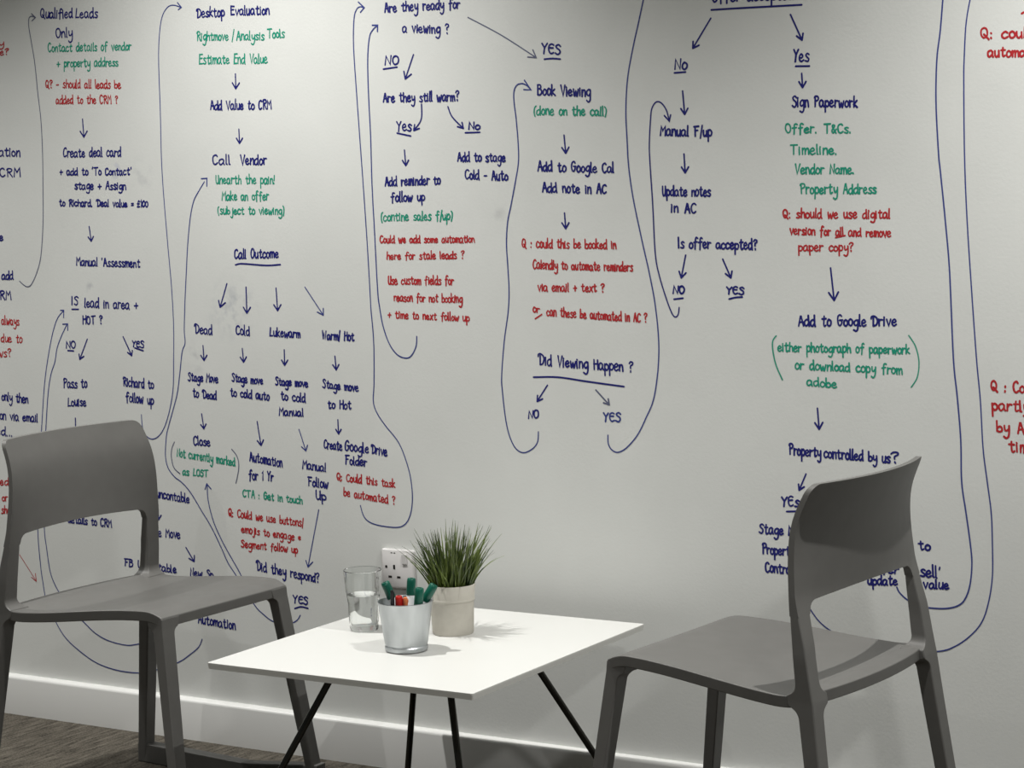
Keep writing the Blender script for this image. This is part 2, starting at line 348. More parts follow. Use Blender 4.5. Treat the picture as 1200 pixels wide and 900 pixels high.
# --- desktop evaluation column
note('b', 'desktop evaluation', [('Desktop', 230, 20.5, 263, 19, 6.8), ('Evaluation', 271, 17.4, 315.6, 17, 6.8)])
note('g', 'analysis tools and end value', [('Rightmove', 231, 47.6, 267.5, 47, 6.2), ('/', 272, 47, 275, 47, 7), ('Analysis', 277.5, 47, 309.5, 46.6, 6.4), ('Tools', 313.5, 44.6, 333.4, 44, 6.4), ('Estimate End Value', 234, 75, 313.4, 74, 6.8)])
arrow(276, 86.6, 276.4, 104); 
note('b', 'add value to CRM', [('Add Value to CRM', 247, 128.6, 318, 127.8, 6.6)])
arrow(280, 151.4, 280.8, 168, hl=7)
note('b', 'call vendor', [('Call', 249.4, 192.6, 270, 192.6, 6.8), ('Vendor', 282, 192.8, 312.6, 192.6, 6.8)])
note('g', 'make an offer', [('Unearth the pain!', 253, 215, 322, 215.4, 6.2), ('Make an offer', 260.4, 234.8, 315, 234.4, 6.2), ('(subject to viewing)', 255.6, 250.8, 333, 251, 5.6)])
note('b', 'underlined call outcome', [('Call Outcome', 275, 303, 326.4, 302, 6.6)], [[(276, 310.4), (284, 309), (312, 311), (328.6, 310)]])
arrow(266, 332.4, 258, 360); arrow(288.4, 336.4, 289.4, 367); arrow(323.6, 337.6, 325.4, 364); arrow(357.4, 336.4, 379, 369.4, 'd', w=.0026)
note('b', 'dead', [('Dead', 228, 390, 248.6, 392.4, 6.8)]); note('b', 'cold', [('Cold', 277, 391.5, 292.6, 393.6, 6.6)])
note('b', 'lukewarm', [('Lukewarm', 316.6, 394, 352, 395.6, 6.2)]); note('b', 'warm or hot', [('Warm/ Hot', 378, 397.4, 415, 399.4, 6)])
arrow(238, 405, 239.2, 422.4, hl=7); arrow(284, 408.4, 285.6, 424.4, hl=7); arrow(333.2, 410, 333.6, 428, hl=7); arrow(392.6, 417.4, 394, 433.4, hl=7)
note('b', 'stage move to dead', [('Stage Move', 220.6, 446, 255.6, 448.4, 5.8), ('to Dead', 226.6, 465, 253.6, 468.4, 6)])
note('b', 'stage move to cold auto', [('Stage move', 272, 447, 308, 450.4, 5.8), ('to cold auto', 270.4, 464, 315.6, 469, 5.8)])
note('b', 'stage move to cold manual', [('Stage move', 323, 451, 360.6, 453.4, 5.6), ('to cold', 329.6, 468, 358, 471.6, 6), ('Manual', 327.4, 486.6, 355.6, 487.8, 5.4)])
note('b', 'stage move to hot', [('Stage move', 378.4, 454.4, 420, 458.6, 5.8), ('to Hot', 384.4, 478.4, 411.6, 479.4, 6)])
arrow(236.4, 485, 239, 502.4, hl=6); arrow(301.4, 494, 306, 522, hl=7); arrow(350.4, 503, 358.6, 528.4, 'd', hl=7, w=.0026); arrow(396, 492, 396.8, 508.4, hl=6)
note('b', 'close', [('Close', 227, 521, 246.4, 522.6, 6.2)])
note('g', 'not currently marked as lost', [('Not currently marked', 207.6, 534.8, 275.6, 546, 5.8), ('as LOST', 214.4, 556.6, 244, 558.6, 5)])
line([(204.4, 518), (201.4, 526), (201, 536), (204, 548), (211, 555)], 't', .0024); line([(271.6, 526.4), (278, 535), (280, 546), (278.4, 558), (276.6, 566)], 't', .0024)
note('b', 'automation for one year', [('Automation', 293, 540, 331, 547.4, 6.6), ('for 1 Yr', 292, 562, 320.4, 563.6, 6.4)])
note('g', 'get in touch', [('CTA : Get in touch', 285, 582, 354.4, 590.4, 5.2)])
note('r', 'could we use buttons', [('Q: Could we use buttons/', 268, 604.6, 355.6, 617, 5.6), ('emojis to engage *', 283.4, 623.6, 352.6, 634, 5.2), ('Segment follow up', 283, 641, 349, 648, 5.2)])
note('b', 'manual follow up', [('Manual', 355, 549, 382, 552.6, 6.2), ('Follow', 361.4, 569, 384.4, 572.6, 6.4), ('Up', 370.4, 584.6, 382, 586.5, 6)])
arrow(373.6, 597.4, 361, 664.4, 'd', hl=8, w=.0026)
note('b', 'did they respond', [('Did they respond?', 300.6, 668, 374, 682.6, 6.6)])
note('b', 'underlined yes above the white table', [('Y\u20acS', 344, 706.4, 361, 708.4, 5.6)], [[(345.6, 713), (353, 711), (361, 712.8)]])
note('b', 'create drive folder', [('Create', 380, 525, 401, 528, 6.4), ('Google', 404.5, 527.6, 432, 531, 7), ('Drive', 435, 531, 453.6, 534.5, 6.6), ('Folder', 404.6, 544, 430, 546.4, 6.2)])
note('r', 'could this task be automated', [('Q: Could this task', 395, 562.6, 463, 571.4, 5.6), ('be automated ?', 403, 581, 463, 591, 5.8)])
# --- are they ready column
note('b', 'are they ready for a viewing', [('Are they ready for', 451, 14.6, 539, 9.6, 6.8), ('a viewing ?', 472, 37.6, 526, 39.2, 6.8)])
note('b', 'underlined no left of a slanted arrow', [('NO', 451.4, 76.4, 467, 75.6, 6.8)], [[(449.4, 81), (465.4, 78.6)]])
arrow(484.6, 64, 475, 92.6, hl=9)
note('b', 'are they still warm', [('Are they still warm?', 449.4, 119.8, 537.6, 118.2, 6.8)])
note('b', 'underlined yes under still warm', [('Yes', 465.4, 153.6, 482, 153.6, 7.4)], [[(465.4, 156), (481.4, 159.4)]])
note('b', 'underlined no under still warm', [('No', 549.6, 151.6, 562.4, 151.6, 5.6)], [[(545.4, 155.6), (562.4, 155)]])
arrow(494, 122, 485, 153, mid=(493.6, 140), hl=7); arrow(525, 125, 543, 150.4, mid=(530, 137), hl=7)
arrow(548.4, 20.4, 628.5, 67.6, 't', mid=(588, 41.5), hl=10, w=.0026)
arrow(474, 176, 475.6, 194, hl=7)
note('b', 'add reminder to follow up', [('Add reminder to', 451.6, 218, 516, 215.8, 6.6), ('follow up', 458.6, 236.4, 498, 235, 6.6)])
note('g', 'sales follow up in brackets', [('(contine sales f/up)', 447, 259, 530, 257.4, 6.2)])
note('r', 'could we add some automation', [('Could we add some automation', 445.6, 284.6, 556, 284, 5.2), ('here for stale leads ?', 453.6, 304, 543.6, 303, 5.4)])
note('r', 'use custom fields', [('Use custom fields for', 455, 333, 531.6, 333.6, 6), ('reason for not booking', 461.8, 352.7, 541.7, 354.5, 5.8), ('+ time to next follow up', 454.7, 372.5, 550, 376.4, 5.6)])
note('b', 'add to stage cold auto', [('Add to stage', 536.6, 189, 592, 189.5, 6.6), ('Cold - Auto', 545.4, 209.4, 595, 211.6, 6.6)])
# --- viewing column
note('b', 'underlined yes above book viewing', [('Y\u20acS', 635, 63, 657, 63.6, 7.4)], [[(638, 69.4), (647, 68.6), (656.6, 69.2)]])
note('b', 'book viewing', [('Book Viewing', 630.4, 111, 692, 113, 7.4)])
note('g', 'done on the call', [('(done on the call)', 626, 134.4, 710.4, 135.6, 6.4)])
arrow(661, 158.4, 663, 179.6)
note('b', 'add to calendar and note', [('Add to Google Cal', 630.4, 200, 719.6, 202.4, 7), ('Add note in AC', 636, 225, 710.4, 227, 6.8)])
arrow(661.6, 249.6, 663, 268)
note('r', 'could this be booked in', [('Q : could this be booked in', 612.3, 290, 722, 291.5, 6.4), ('Calendly to automate reminders', 625, 314.7, 741.5, 318, 6.4), ('via email + text ?', 630.7, 341, 708, 342, 6.2)])
note('r', 'or can these be automated', [('or', 625, 366, 632.5, 366.6, 5.5), ('can these be automated in AC ?', 641, 369.8, 758, 378, 6.2)], [[(627.3, 373.6), (635, 368.4)]])
note('b', 'underlined did viewing happen', [('Did Viewing Happen ?', 631, 427.5, 741, 436, 7.6)], [[(625.4, 442), (654, 442), (688, 447), (731.4, 453)]])
arrow(641.6, 451.4, 629.6, 470.4, hl=7); arrow(698.4, 457, 714, 474.4, 't', hl=7)
note('b', 'no under viewing happen', [('NO', 619.4, 490.5, 631, 490, 5.8)]); note('d', 'yes under viewing happen', [('Y\u20acS', 707.6, 493.6, 727.6, 494, 6.2)])
# --- offer columns
note('b', 'cut-off underlined heading at the top', [('Offer accepted', 835, 2.6, 930, -1, 7.5)], [[(833.6, 11.6), (869, 9.4), (939.6, 5.6)]])
arrow(833, 21.4, 812, 56.6); arrow(926.4, 17, 940, 47)
note('b', 'underlined no, under the cut-off heading', [('No', 791, 81, 805, 81, 8)], [[(790.4, 85.4), (803.4, 84.4)]])
note('b', 'underlined yes above sign paperwork', [('Yes', 930, 72, 948, 71.6, 8.6)], [[(932.6, 77.6), (948.6, 77.4)]])
arrow(939.6, 86, 940.6, 102.6); arrow(800, 106.6, 802.4, 134)
note('b', 'manual follow up beside the curved arrow', [('Manual F/up', 774, 159, 834, 160, 7.2)])
arrow(801.6, 180.4, 803, 202.6)
note('b', 'update notes', [('Update notes', 776.4, 229.4, 832.6, 230, 7), ('in AC', 787, 248.6, 815.6, 249.6, 7)])
note('b', 'is offer accepted', [('Is offer accepted?', 795.4, 290.4, 887, 292.4, 7.2)])
arrow(803.6, 299, 798.4, 325.6); arrow(847, 303.6, 856.6, 325.6)
note('b', 'underlined no under offer accepted', [('NO', 789, 344, 802, 344.4, 5.6)], [[(790, 350.6), (800.4, 349.4)]])
note('b', 'underlined yes under offer accepted', [('Y\u20acS', 852, 344.4, 872, 345.4, 5.4)], [[(854.6, 350.4), (862, 348.6), (870, 348)]])
note('b', 'sign paperwork', [('Sign Paperwork', 928.7, 125, 1004.8, 125.4, 7.4)])
note('g', 'offer, timeline, vendor name, property address', [('Offer. T&Cs.', 921, 155.5, 997.5, 156, 6.4), ('Timeline.', 926.5, 180.7, 981, 180.9, 7), ('Vendor Name.', 932, 203.5, 1001, 203.7, 6.8), ('Property Address', 938.4, 227, 1027, 226.6, 7.2)])
note('r', 'should we use digital version', [('Q: should we use digital', 918, 255.4, 1043, 255.8, 6.6), ('version for all and remove', 926, 274.6, 1044, 277.8, 6.2), ('paper copy?', 936, 294, 999.6, 294.4, 6.4)], [[(979.4, 278.4), (990.4, 276)]])
arrow(973.4, 314, 977.6, 352, hl=11)
note('b', 'add to drive', [('Add to', 936, 382, 974, 382, 7.6), ('Google', 982, 381.6, 1015, 381.8, 7.6), ('Drive', 1021, 381.6, 1050.6, 381.6, 7.2)])
note('g', 'photograph of paperwork or download', [('either photograph of paperwork', 912, 411.6, 1066, 414.6, 6.6), ('or download copy from', 932.4, 432.4, 1057.4, 438.4, 6.6), ('adobe', 946, 451.2, 980.6, 454.8, 6.4)])
line([(909.6, 393.6), (905.6, 400), (906, 412), (909.6, 428), (917, 445)], 'g', .0028); line([(1065, 393), (1073, 406), (1077, 424), (1075, 442), (1068, 453.6)], 'g', .0024)
arrow(958, 478.4, 960, 503, hl=9)
note('b', 'property controlled by us', [('Property', 925, 532.4, 962, 535.5, 7.2), ('controlled by us', 966, 536, 1043, 542.4, 7), ('?', 1045, 542.6, 1053, 542.6, 8)])
arrow(944.6, 555.4, 936.6, 574.4, hl=7)
note('b', 'underlined yes beside the right chair backrest', [('Y\u20acs', 916.4, 593.8, 936.5, 593.4, 7)], [[(922, 599.4), (938, 599)]])
note('b', 'stage move, cut by the right chair backrest', [('Stage Move', 890, 624.8, 946, 629, 7), ('Properties', 893.6, 648.6, 937, 652, 7), ('Controlled', 897.4, 670, 941, 674, 7)])
note('b', 'words right of the right chair backrest', [('Move to', 1036, 641.6, 1090, 644.8, 6.6), ('offer', 1020, 671, 1053, 672.4, 6.4), ("sell'", 1079, 675.4, 1102, 676.8, 8), ('update', 1017.4, 685, 1051.6, 685.6, 6.6), ('value', 1082.6, 689.4, 1112, 690.4, 6.6)])
# --- last column, cut off at the right edge
note('r', 'cut-off question at upper right edge', [('Q: could', 1150, 45, 1212, 44, 7.4), ('automate', 1158, 66.4, 1216, 66.2, 7.2)], [[(1197.4, 15.8), (1206, 11)]], w=.0038)
note('r', 'cut-off question at right edge, partly by', [('Q : Could', 1162, 458.4, 1218, 461, 8), ('partly', 1163, 480.6, 1206, 482.6, 8), ('by AC', 1168.6, 506, 1209, 509.4, 8), ('times', 1183, 529, 1222, 532.6, 8)], w=.0038)
# --- the long connector lines
line([(23, 329.4), (28, 334), (32.5, 336), (37, 333), (43, 320), (48, 300), (50.5, 262), (50.5, 220), (50, 180), (48, 140), (44.5, 110), (41, 75), (37, 50), (34, 32), (34, 22), (37, 19), (41.5, 20.5)], 't', .0024, [(37, 16), (41.6, 20.6), (37.6, 24.4)])
line([(165.8, 486), (167, 500), (171, 510), (178, 514.5), (186, 511), (193, 500), (199, 480), (203, 455), (203.6, 420), (203.5, 380), (201, 335), (197, 290), (192, 230), (190, 200), (189, 175), (188, 130), (186, 70), (187, 40), (190, 20), (196, 9), (203, 6), (212, 8.4)], 'd', .0024, [(208, 3), (212.6, 8.6), (209, 11.4)])
line([(352, 721), (348, 727), (340, 730.6), (328, 730.4), (318, 727), (309, 720), (300, 711), (288, 692), (281, 681), (274, 670), (267, 659), (260, 643), (248, 618), (236, 598), (224, 578), (214, 566), (204, 558), (197, 548), (194, 534), (195, 512), (198, 498), (203, 480), (208, 460), (211, 436), (213.6, 412), (217, 402), (216, 386), (217, 350), (218.4, 320), (220, 288), (223, 256), (227, 236), (233, 224), (239.6, 213)], 'd', .0026, [(236, 209.4), (242.6, 209), (242.4, 218)])
line([(300, 706.2), (294, 698), (281, 671), (268, 648), (259, 631), (250, 610), (244, 586), (243, 567)], 'd', .0026, [(240.4, 573.4), (242.4, 567), (247.4, 573)])
line([(422.4, 592.4), (426, 604), (432, 611), (444, 615.6), (464, 618), (474, 615), (480, 606), (483, 592), (483, 574), (479, 550), (468, 520), (452, 499), (442, 484), (437.6, 470), (438.4, 448), (438, 400), (434.6, 360), (433.6, 340), (429, 264), (421.6, 160), (418, 110), (414.4, 54), (415, 22), (418, 11), (422, 8), (426.6, 9)], 'd', .0026, [(420, 2.4), (427, 9), (422.4, 14.4)])
line([(488.4, 394.4), (487.6, 406), (482, 417), (475, 419.6), (465, 415), (456, 402), (449, 382), (445, 360), (442.6, 340), (439, 272), (436, 216), (434.4, 160), (432, 112), (431, 70), (433, 44), (437, 35), (441.8, 30.4)], 'd', .0029, [(436.4, 29.6), (442.6, 29.6), (442.4, 37)])
line([(631, 506), (630, 518), (624, 526), (614, 530.5), (605, 526), (598, 513), (593, 493), (589, 460), (588, 440), (591, 400), (595.6, 365), (596.6, 340), (595, 310), (593.6, 285), (595, 260), (599, 240), (604.6, 210), (607.6, 190), (607.4, 170), (605, 140), (602.5, 120), (602.4, 107), (606, 99.6), (612, 98), (617, 100), (622, 105)], 'd', .0027, [(614.6, 94), (622.4, 105.4), (614, 105)])
line([(712.5, 510), (713, 520), (717, 527), (724, 530), (734, 525), (747, 510), (757, 490), (766, 468), (771, 435), (772, 400), (768, 358), (761, 320), (752, 280), (742, 232), (736.8, 195), (735, 165), (733.5, 130), (735.5, 92), (742, 55), (748, 28), (755, -5)], 'd', .0028)
line([(796, 360.4), (795, 368), (792, 371.4), (788, 368), (782, 353), (773, 324), (768, 297), (765, 240), (761.6, 188), (761, 168), (762.4, 140), (764, 127), (769, 119.6), (775, 120.6), (781, 129), (784.2, 141)], 'b', .0028, [(778.6, 135.4), (784.4, 142), (786, 134.6)])
line([(1051, 688), (1054, 694), (1061, 701), (1072, 708), (1084, 711.6), (1108, 713), (1124, 709), (1132, 700), (1137, 684), (1139, 660), (1137, 636), (1132, 600), (1127, 564), (1126, 516), (1122, 466), (1117.4, 420), (1113, 320), (1108, 260), (1102, 200), (1100, 180), (1097, 120), (1098, 70), (1102, 36), (1105.4, -5)], 'd', .003)
line([(946, 708), (953, 719), (960, 728), (970, 736.7), (983, 744.5), (1000, 752), (1050, 765), (1098, 763.4), (1118, 758), (1136, 746), (1150, 730), (1158, 708), (1163, 676), (1163, 636), (1161.6, 600), (1157, 564), (1152, 524), (1149, 470), (1144.4, 420), (1138, 330), (1133, 250), (1130.4, 180), (1129.6, 100), (1130, 70), (1132.4, 26), (1138, -6)], 'd', .0026)
line([(23, 650), (32, 664), (42.6, 681)], 'r', .0018, [(37, 676.4), (42.8, 681.4), (41.6, 672)], label='thin red arrow behind the left chair')
line([(74.4, 364.4), (67, 374), (61, 394), (55, 428), (51.6, 458), (49, 500), (45, 560), (44.4, 620), (47.4, 660), (50, 680), (55, 706), (66, 729.6), (76, 746), (90, 760), (112, 776), (136, 785), (160, 788.4), (176, 787), (208, 776.6), (224, 766), (233, 758), (237, 749)], 'd', .0025, [(71, 363.6), (74.8, 363.6), (74.6, 372)])
line([(78.6, 380), (72, 394), (67, 408), (64.4, 424), (60, 438), (56.6, 460), (54, 500), (51, 560), (52, 618), (54.4, 640), (59, 670), (66, 688), (74, 700.6), (85, 716), (99, 729.6), (112, 742), (128, 751), (148, 756), (160, 755), (167, 753), (176, 746)], 'd', .0026, [(73.6, 379.8), (79.4, 379.6), (79.4, 387)])

# ------------------------------------------------------------------ wall socket
SX, SZ = -0.310, 0.4476
sock = thing('wall_socket', (SX, 0, SZ), 0, 'white switched wall socket on the wall behind the grass pot', 'socket')
def rrect(w, h, r, n=5):
    out = []
    for cx, cz, a0 in ((w-r, h-r, 0), (-w+r, h-r, 90), (-w+r, -h+r, 180), (w-r, -h+r, 270)):
        for k in range(n+1):
            a = R(a0+90*k/n); out.append((cx+r*math.cos(a), cz+r*math.sin(a)))
    return out
bm = bmesh.new()
loft(bm, [[(x, 0, z) for x, z in rrect(.043, .043, .005)], [(x, -.007, z) for x, z in rrect(.043, .043, .005)], [(x, -.009, z) for x, z in rrect(.0405, .0405, .004)]])
link('faceplate', bm, M_SOCK, sock, smooth=35)
for x, z, w_, h_ in ((-.008, .004, .0025, .0048), (-.0195, -.018, .0045, .0023), (.0035, -.018, .0045, .0023)):
    bm = bmesh.new(); box(bm, x-w_, x+w_, -.0094, -.0085, z-h_, z+h_); link('pin_slot', bm, M_BLACK, sock)
bm = bmesh.new(); tube(bm, (-.029, -.0085, .004), (-.029, -.0096, .004), .003, 16); link('screw_head', bm, M_BLACK, sock)
bm = bmesh.new(); box(bm, .014, .027, -.0118, -.0085, .012, .034)
link('rocker_switch', bm, M_SOCK, sock, bevel=.001)
for x in (-.014, -.006):
    bm = bmesh.new(); box(bm, x-.0022, x+.0022, -.0094, -.0088, .0345, .0362); link('printed_mark', bm, M_BLACK, sock)

# ------------------------------------------------------------------ chairs
PZ = [(0, -.264), (.20, -.233), (.43, -.199), (.52, -.189), (.60, -.181), (.68, -.177), (.73, -.184), (.786, -.2085)]   # front face of the post
def interp(t, x):
    for (a, b), (c, d) in zip(t, t[1:]):
        if x <= c: return b+(d-b)*(x-a)/(c-a)
    return t[-1][1]
def smoothinterp(t, x):
    n = len(t)
    for i in range(n-1):
        if x <= t[i+1][0] or i == n-2:
            h = t[i+1][0]-t[i][0]; u = (x-t[i][0])/h
            m = lambda j: (t[min(j+1, n-1)][1]-t[max(j-1, 0)][1])/(t[min(j+1, n-1)][0]-t[max(j-1, 0)][0])
            return (2*u**3-3*u*u+1)*t[i][1]+(u**3-2*u*u+u)*h*m(i)+(-2*u**3+3*u*u)*t[i+1][1]+(u**3-u*u)*h*m(i+1)
WZ = [(0, .262), (.43, .2327), (.50, .230), (.60, .2215), (.70, .211), (.786, .2005)]          # outer half-width of posts
LWZ = [(0, .031), (.43, .035), (.6, .034)]                        # post width
TZ = [(0, .023), (.43, .030), (.52, .024), (.60, .012), (.786, .011)]  # depth
BOW = .034
def bow(v, z):
    k = min(1, max(0, (z-.46)/.26)); k = k*k*(3-2*k)
    return -BOW*k*(1-min(1, v*v))
def flare(d, r): return 0 if d >= r else r-math.sqrt(max(0, r*r-(r-d)**2))
XT, WT_, XR, WR = .1987, .1935, -.205, .2327
def seatz(x, v):
    u = min(1, max(0, (x+.2)/.36)); d = max(0, x-(XT-.045))/.045
    z = .4370+.0255*u*u*(3-2*u)-.0125*d*d
    z -= .010*(1-v*v)*math.sin(math.pi*min(1, max(0, (x+.2)/.40)))
    return z+.005*min(1, max(0, (-.150-x)/.05))**2
def make_chair(label, loc, rz):
    t = thing('sled_base_chair', loc, rz, label, 'chair')
    # seat shell
    bm = bmesh.new(); NX, NY = 40, 32; top, bot = [], []
    for i in range(NX+1):
        u = i/NX; rt, rb = [], []
        for j in range(NY+1):
            v = -1+2*j/NY
            xr = XR-.030*(1-v*v)**.8
            x = xr+(XT-.0006-xr)*u
            y = v*(WR+(WT_-WR)*(x-XR)/(XT-XR)-.0006)
            z = seatz(x, v)
            rt.append(bm.verts.new((x, y, z))); rb.append(bm.verts.new((x, y, z-.0205)))
        top.append(rt); bot.append(rb)
    for i in range(NX):
        for j in range(NY):
            bm.faces.new((top[i][j], top[i+1][j], top[i+1][j+1], top[i][j+1]))
            bm.faces.new((bot[i][j], bot[i][j+1], bot[i+1][j+1], bot[i+1][j]))
    for i in range(NX):
        bm.faces.new((top[i][0], bot[i][0], bot[i+1][0], top[i+1][0])); bm.faces.new((top[i][NY], top[i+1][NY], bot[i+1][NY], bot[i][NY]))
    for j in range(NY):
        bm.faces.new((top[0][j], top[0][j+1], bot[0][j+1], bot[0][j])); bm.faces.new((top[NX][j], bot[NX][j], bot[NX][j+1], top[NX][j+1]))
    link('seat', bm, M_CHAIR, t, smooth=50, bevel=.0022, bang=60)
    # backrest panel
    bm = bmesh.new(); ws = .2222; lw = .034; zi = .590; rf = .020; rtp = .018; wi0 = ws-lw
    NR = 18
    hs = [0, .03, .06, .09, .12, .14]+[wi0-rf*math.cos(a)+0 for a in np.linspace(0, math.pi/2, 9)]+[wi0+(ws-rtp-wi0)*t_ for t_ in (.35, .7)]+[ws-rtp+rtp*math.sin(a) for a in np.linspace(0, math.pi/2, 9)]
    hs = sorted(set(round(h, 5) for h in hs)); ys = [-h for h in hs[::-1]]+hs[1:]
    NC = len(ys)-1; fr, bk = [], []
    for y in ys:
        a = abs(y)
        zl = zi-flare(max(0, wi0-a), rf)+.006*(1-(a/wi0)**2) if a < wi0-1e-6 else zi-rf
        zt = .786-flare(max(0, ws-a), rtp)
        cf, cb = [], []
        for r_ in range(NR+1):
            z = zl+(zt-zl)*r_/NR
            k = interp(WZ, z)/ws
            x = smoothinterp(PZ, z)+bow(y/ws, z); th = interp(TZ, z)
            yy = y*k
            cf.append(bm.verts.new((x, yy, z))); cb.append(bm.verts.new((x-th, yy, z)))
        fr.append(cf); bk.append(cb)
    for c in range(NC):
        post = min(abs(ys[c]), abs(ys[c+1])) >= wi0-1e-5
        for r_ in range(NR):
            bm.faces.new((fr[c][r_], fr[c+1][r_], fr[c+1][r_+1], fr[c][r_+1])); bm.faces.new((bk[c][r_], bk[c][r_+1], bk[c+1][r_+1], bk[c+1][r_]))
        if not post: bm.faces.new((fr[c][0], bk[c][0], bk[c+1][0], fr[c+1][0]))
        bm.faces.new((fr[c][NR], fr[c+1][NR], bk[c+1][NR], bk[c][NR]))
    for r_ in range(NR):
        bm.faces.new((fr[0][r_], fr[0][r_+1], bk[0][r_+1], bk[0][r_])); bm.faces.new((fr[NC][r_], bk[NC][r_], bk[NC][r_+1], fr[NC][r_+1]))
    link('backrest', bm, M_CHAIR, t, smooth=50, bevel=.003, bang=60)
    for s in (1, -1):
        # rear leg rising into the back post
        bm = bmesh.new(); secs = []
        zs = list(np.linspace(0.0, .37, 10))+list(np.linspace(.38, .48, 26))+list(np.linspace(.49, zi-rf, 9))
        NV = 4
        for z in zs:
            wo = interp(WZ, z); xo = smoothinterp(PZ, z); th = interp(TZ, z)
            d = max(0, .4215-z, z-.4420); f = flare(d, .020)*.9
            wi = wo-interp(LWZ, z)-f
            fs = []
            for q in range(NV+1):
                y = wo+(wi-wo)*q/NV; fs.append((xo+bow(y/wo, z), y))
            secs.append([(x+f, s*y, z) for x, y in fs]+[(x-th, s*y, z) for x, y in fs[::-1]])
        rs = [[bm.verts.new(p) for p in sec] for sec in secs]; n = len(rs[0])
        for a_, b_ in zip(rs, rs[1:]):
            for k in range(n): bm.faces.new((a_[k], a_[(k+1) % n], b_[(k+1) % n], b_[k]))
        bm.faces.new(rs[0])
        link('rear_leg', bm, M_CHAIR, t, smooth=40, bevel=.003, bang=60)
        # front leg
        bm = bmesh.new(); secs = []
        for z in list(np.linspace(.022, .40, 12))+list(np.linspace(.404, .4295, 12))+[.4498]:
            u = z/.44; xo = .2606+(XT-.2606)*u; wo = .2268+(WT_-.2268)*u; dp = .0205+.0055*u; lw_ = .028+.007*u
            fl = flare(max(0, .4300-z), .016)
            xb_ = xo-dp-fl
            dz = (seatz(xb_, 1)-.0012-z) if z > .4497 else 0
            if z > .4497: xo, wo = XT, WT_
            secs.append([(xo, s*wo, z-(.0012 if dz else 0)), (xo, s*(wo-lw_-fl), z-(.0012 if dz else 0)), (xb_, s*(wo-lw_-fl), z+dz-.001), (xb_, s*(wo if not dz else wo), z+dz)])
        loft(bm, secs); link('front_leg', bm, M_CHAIR, t, smooth=40, bevel=.002, bang=50)
        # side skid with the raised front part
        bm = bmesh.new(); secs = []
        for x in list(np.linspace(-.287, .03, 14))+list(np.linspace(.05, .2606, 9)):
            lift = max(0, x-.05)*math.tan(R(7)); u = (x+.287)/.548; wo = .262+(.2255-.262)*u; h = .043
            fl = max(flare(max(0, x+.259), .022), flare(max(0, .228-x), .018)) if -.259 < x < .228 else 0
            secs.append([(x, s*wo, lift), (x, s*(wo-.030), lift), (x, s*(wo-.030), lift+h+fl), (x, s*wo, lift+h+fl)])
        loft(bm, secs); link('skid', bm, M_CHAIR, t, smooth=40, bevel=.003, bang=50)
    return t
make_chair('grey plastic chair left of the white table, facing right, seen from its front', (-.6162, -.4591, 0), R(-1.6))
make_chair('grey plastic chair right of the white table, facing left, its back towards us', (.7608, -.4271, 0), R(175.5))

# ------------------------------------------------------------------ table
TXC, TYC, TW, TD, TH = .0576, -.4244, .592, .6445, .400
tb = thing('side_table', (TXC, TYC, 0), R(.52), 'low square white table with thin black splayed legs between the two chairs', 'table')
bm = bmesh.new(); a, b, e = TW/2, TD/2, .0012
loft(bm, [[(x, y, TH-.012) for x, y in rrect(a-e, b-e, .003, 2)], [(x, y, TH-.003) for x, y in rrect(a, b, .004, 2)], [(x, y, TH-.0004) for x, y in rrect(a, b, .004, 2)]])
link('edge_band', bm, M_EDGE, tb)
bm = bmesh.new(); loft(bm, [[(x, y, TH-.0006) for x, y in rrect(a, b, .004, 2)], [(x, y, TH) for x, y in rrect(a-.0004, b-.0004, .004, 2)]])
link('tabletop', bm, M_TOP, tb)
bm = bmesh.new(); loft(bm, [[(x, y, TH-.018) for x, y in rrect(.13, .14, .01, 3)], [(x, y, TH-.0118) for x, y in rrect(.13, .14, .01, 3)]])
link('mounting_plate', bm, M_LEG, tb)
for sx in (-1, 1):
    for sy in (-1, 1):
        bm = bmesh.new(); P0 = (sx*a*.405, sy*b*.405, TH-.012); P1 = (sx*a*.94, sy*b*.94, 0.006)
        tube(bm, P0, P1, .0068, 20); lg = link('leg', bm, M_LEG, tb, smooth=40)
        bm = bmesh.new(); d = Vector(P0)-Vector(P1); d.normalize()
        lathe(bm, [(0, 0), (.010, 0), (.010, .006), (.007, .010), (0, .010)], 20, P1[0], P1[1]); link('foot_pad', bm, M_PENB, lg, smooth=40)

# ------------------------------------------------------------------ things on the table
TZ0 = TH
gx, gy = -.135, -.380
gl = thing('drinking_glass', (gx, gy, TZ0), 0, 'clear tumbler half full of water on the white table', 'glass')
bm = bmesh.new()
lathe(bm, [(0, .0), (.026, .0), (.0285, .003), (.0300, .02), (.0315, .055), (.0355, .085), (.0385, .1215), (.0375, .1225), (.0365, .1215), (.0338, .085), (.0298, .055), (.0282, .02), (.0262, .011), (0, .0095)], 64)
link('tumbler', bm, M_GLASS, gl, smooth=40)
bm = bmesh.new()
lathe(bm, [(0, .0097), (.0260, .0112), (.0280, .02), (.0296, .055), (.0322, .0725), (.0322, .0728), (0, .0722)], 64)
link('water', bm, M_WATER, gl, smooth=40)

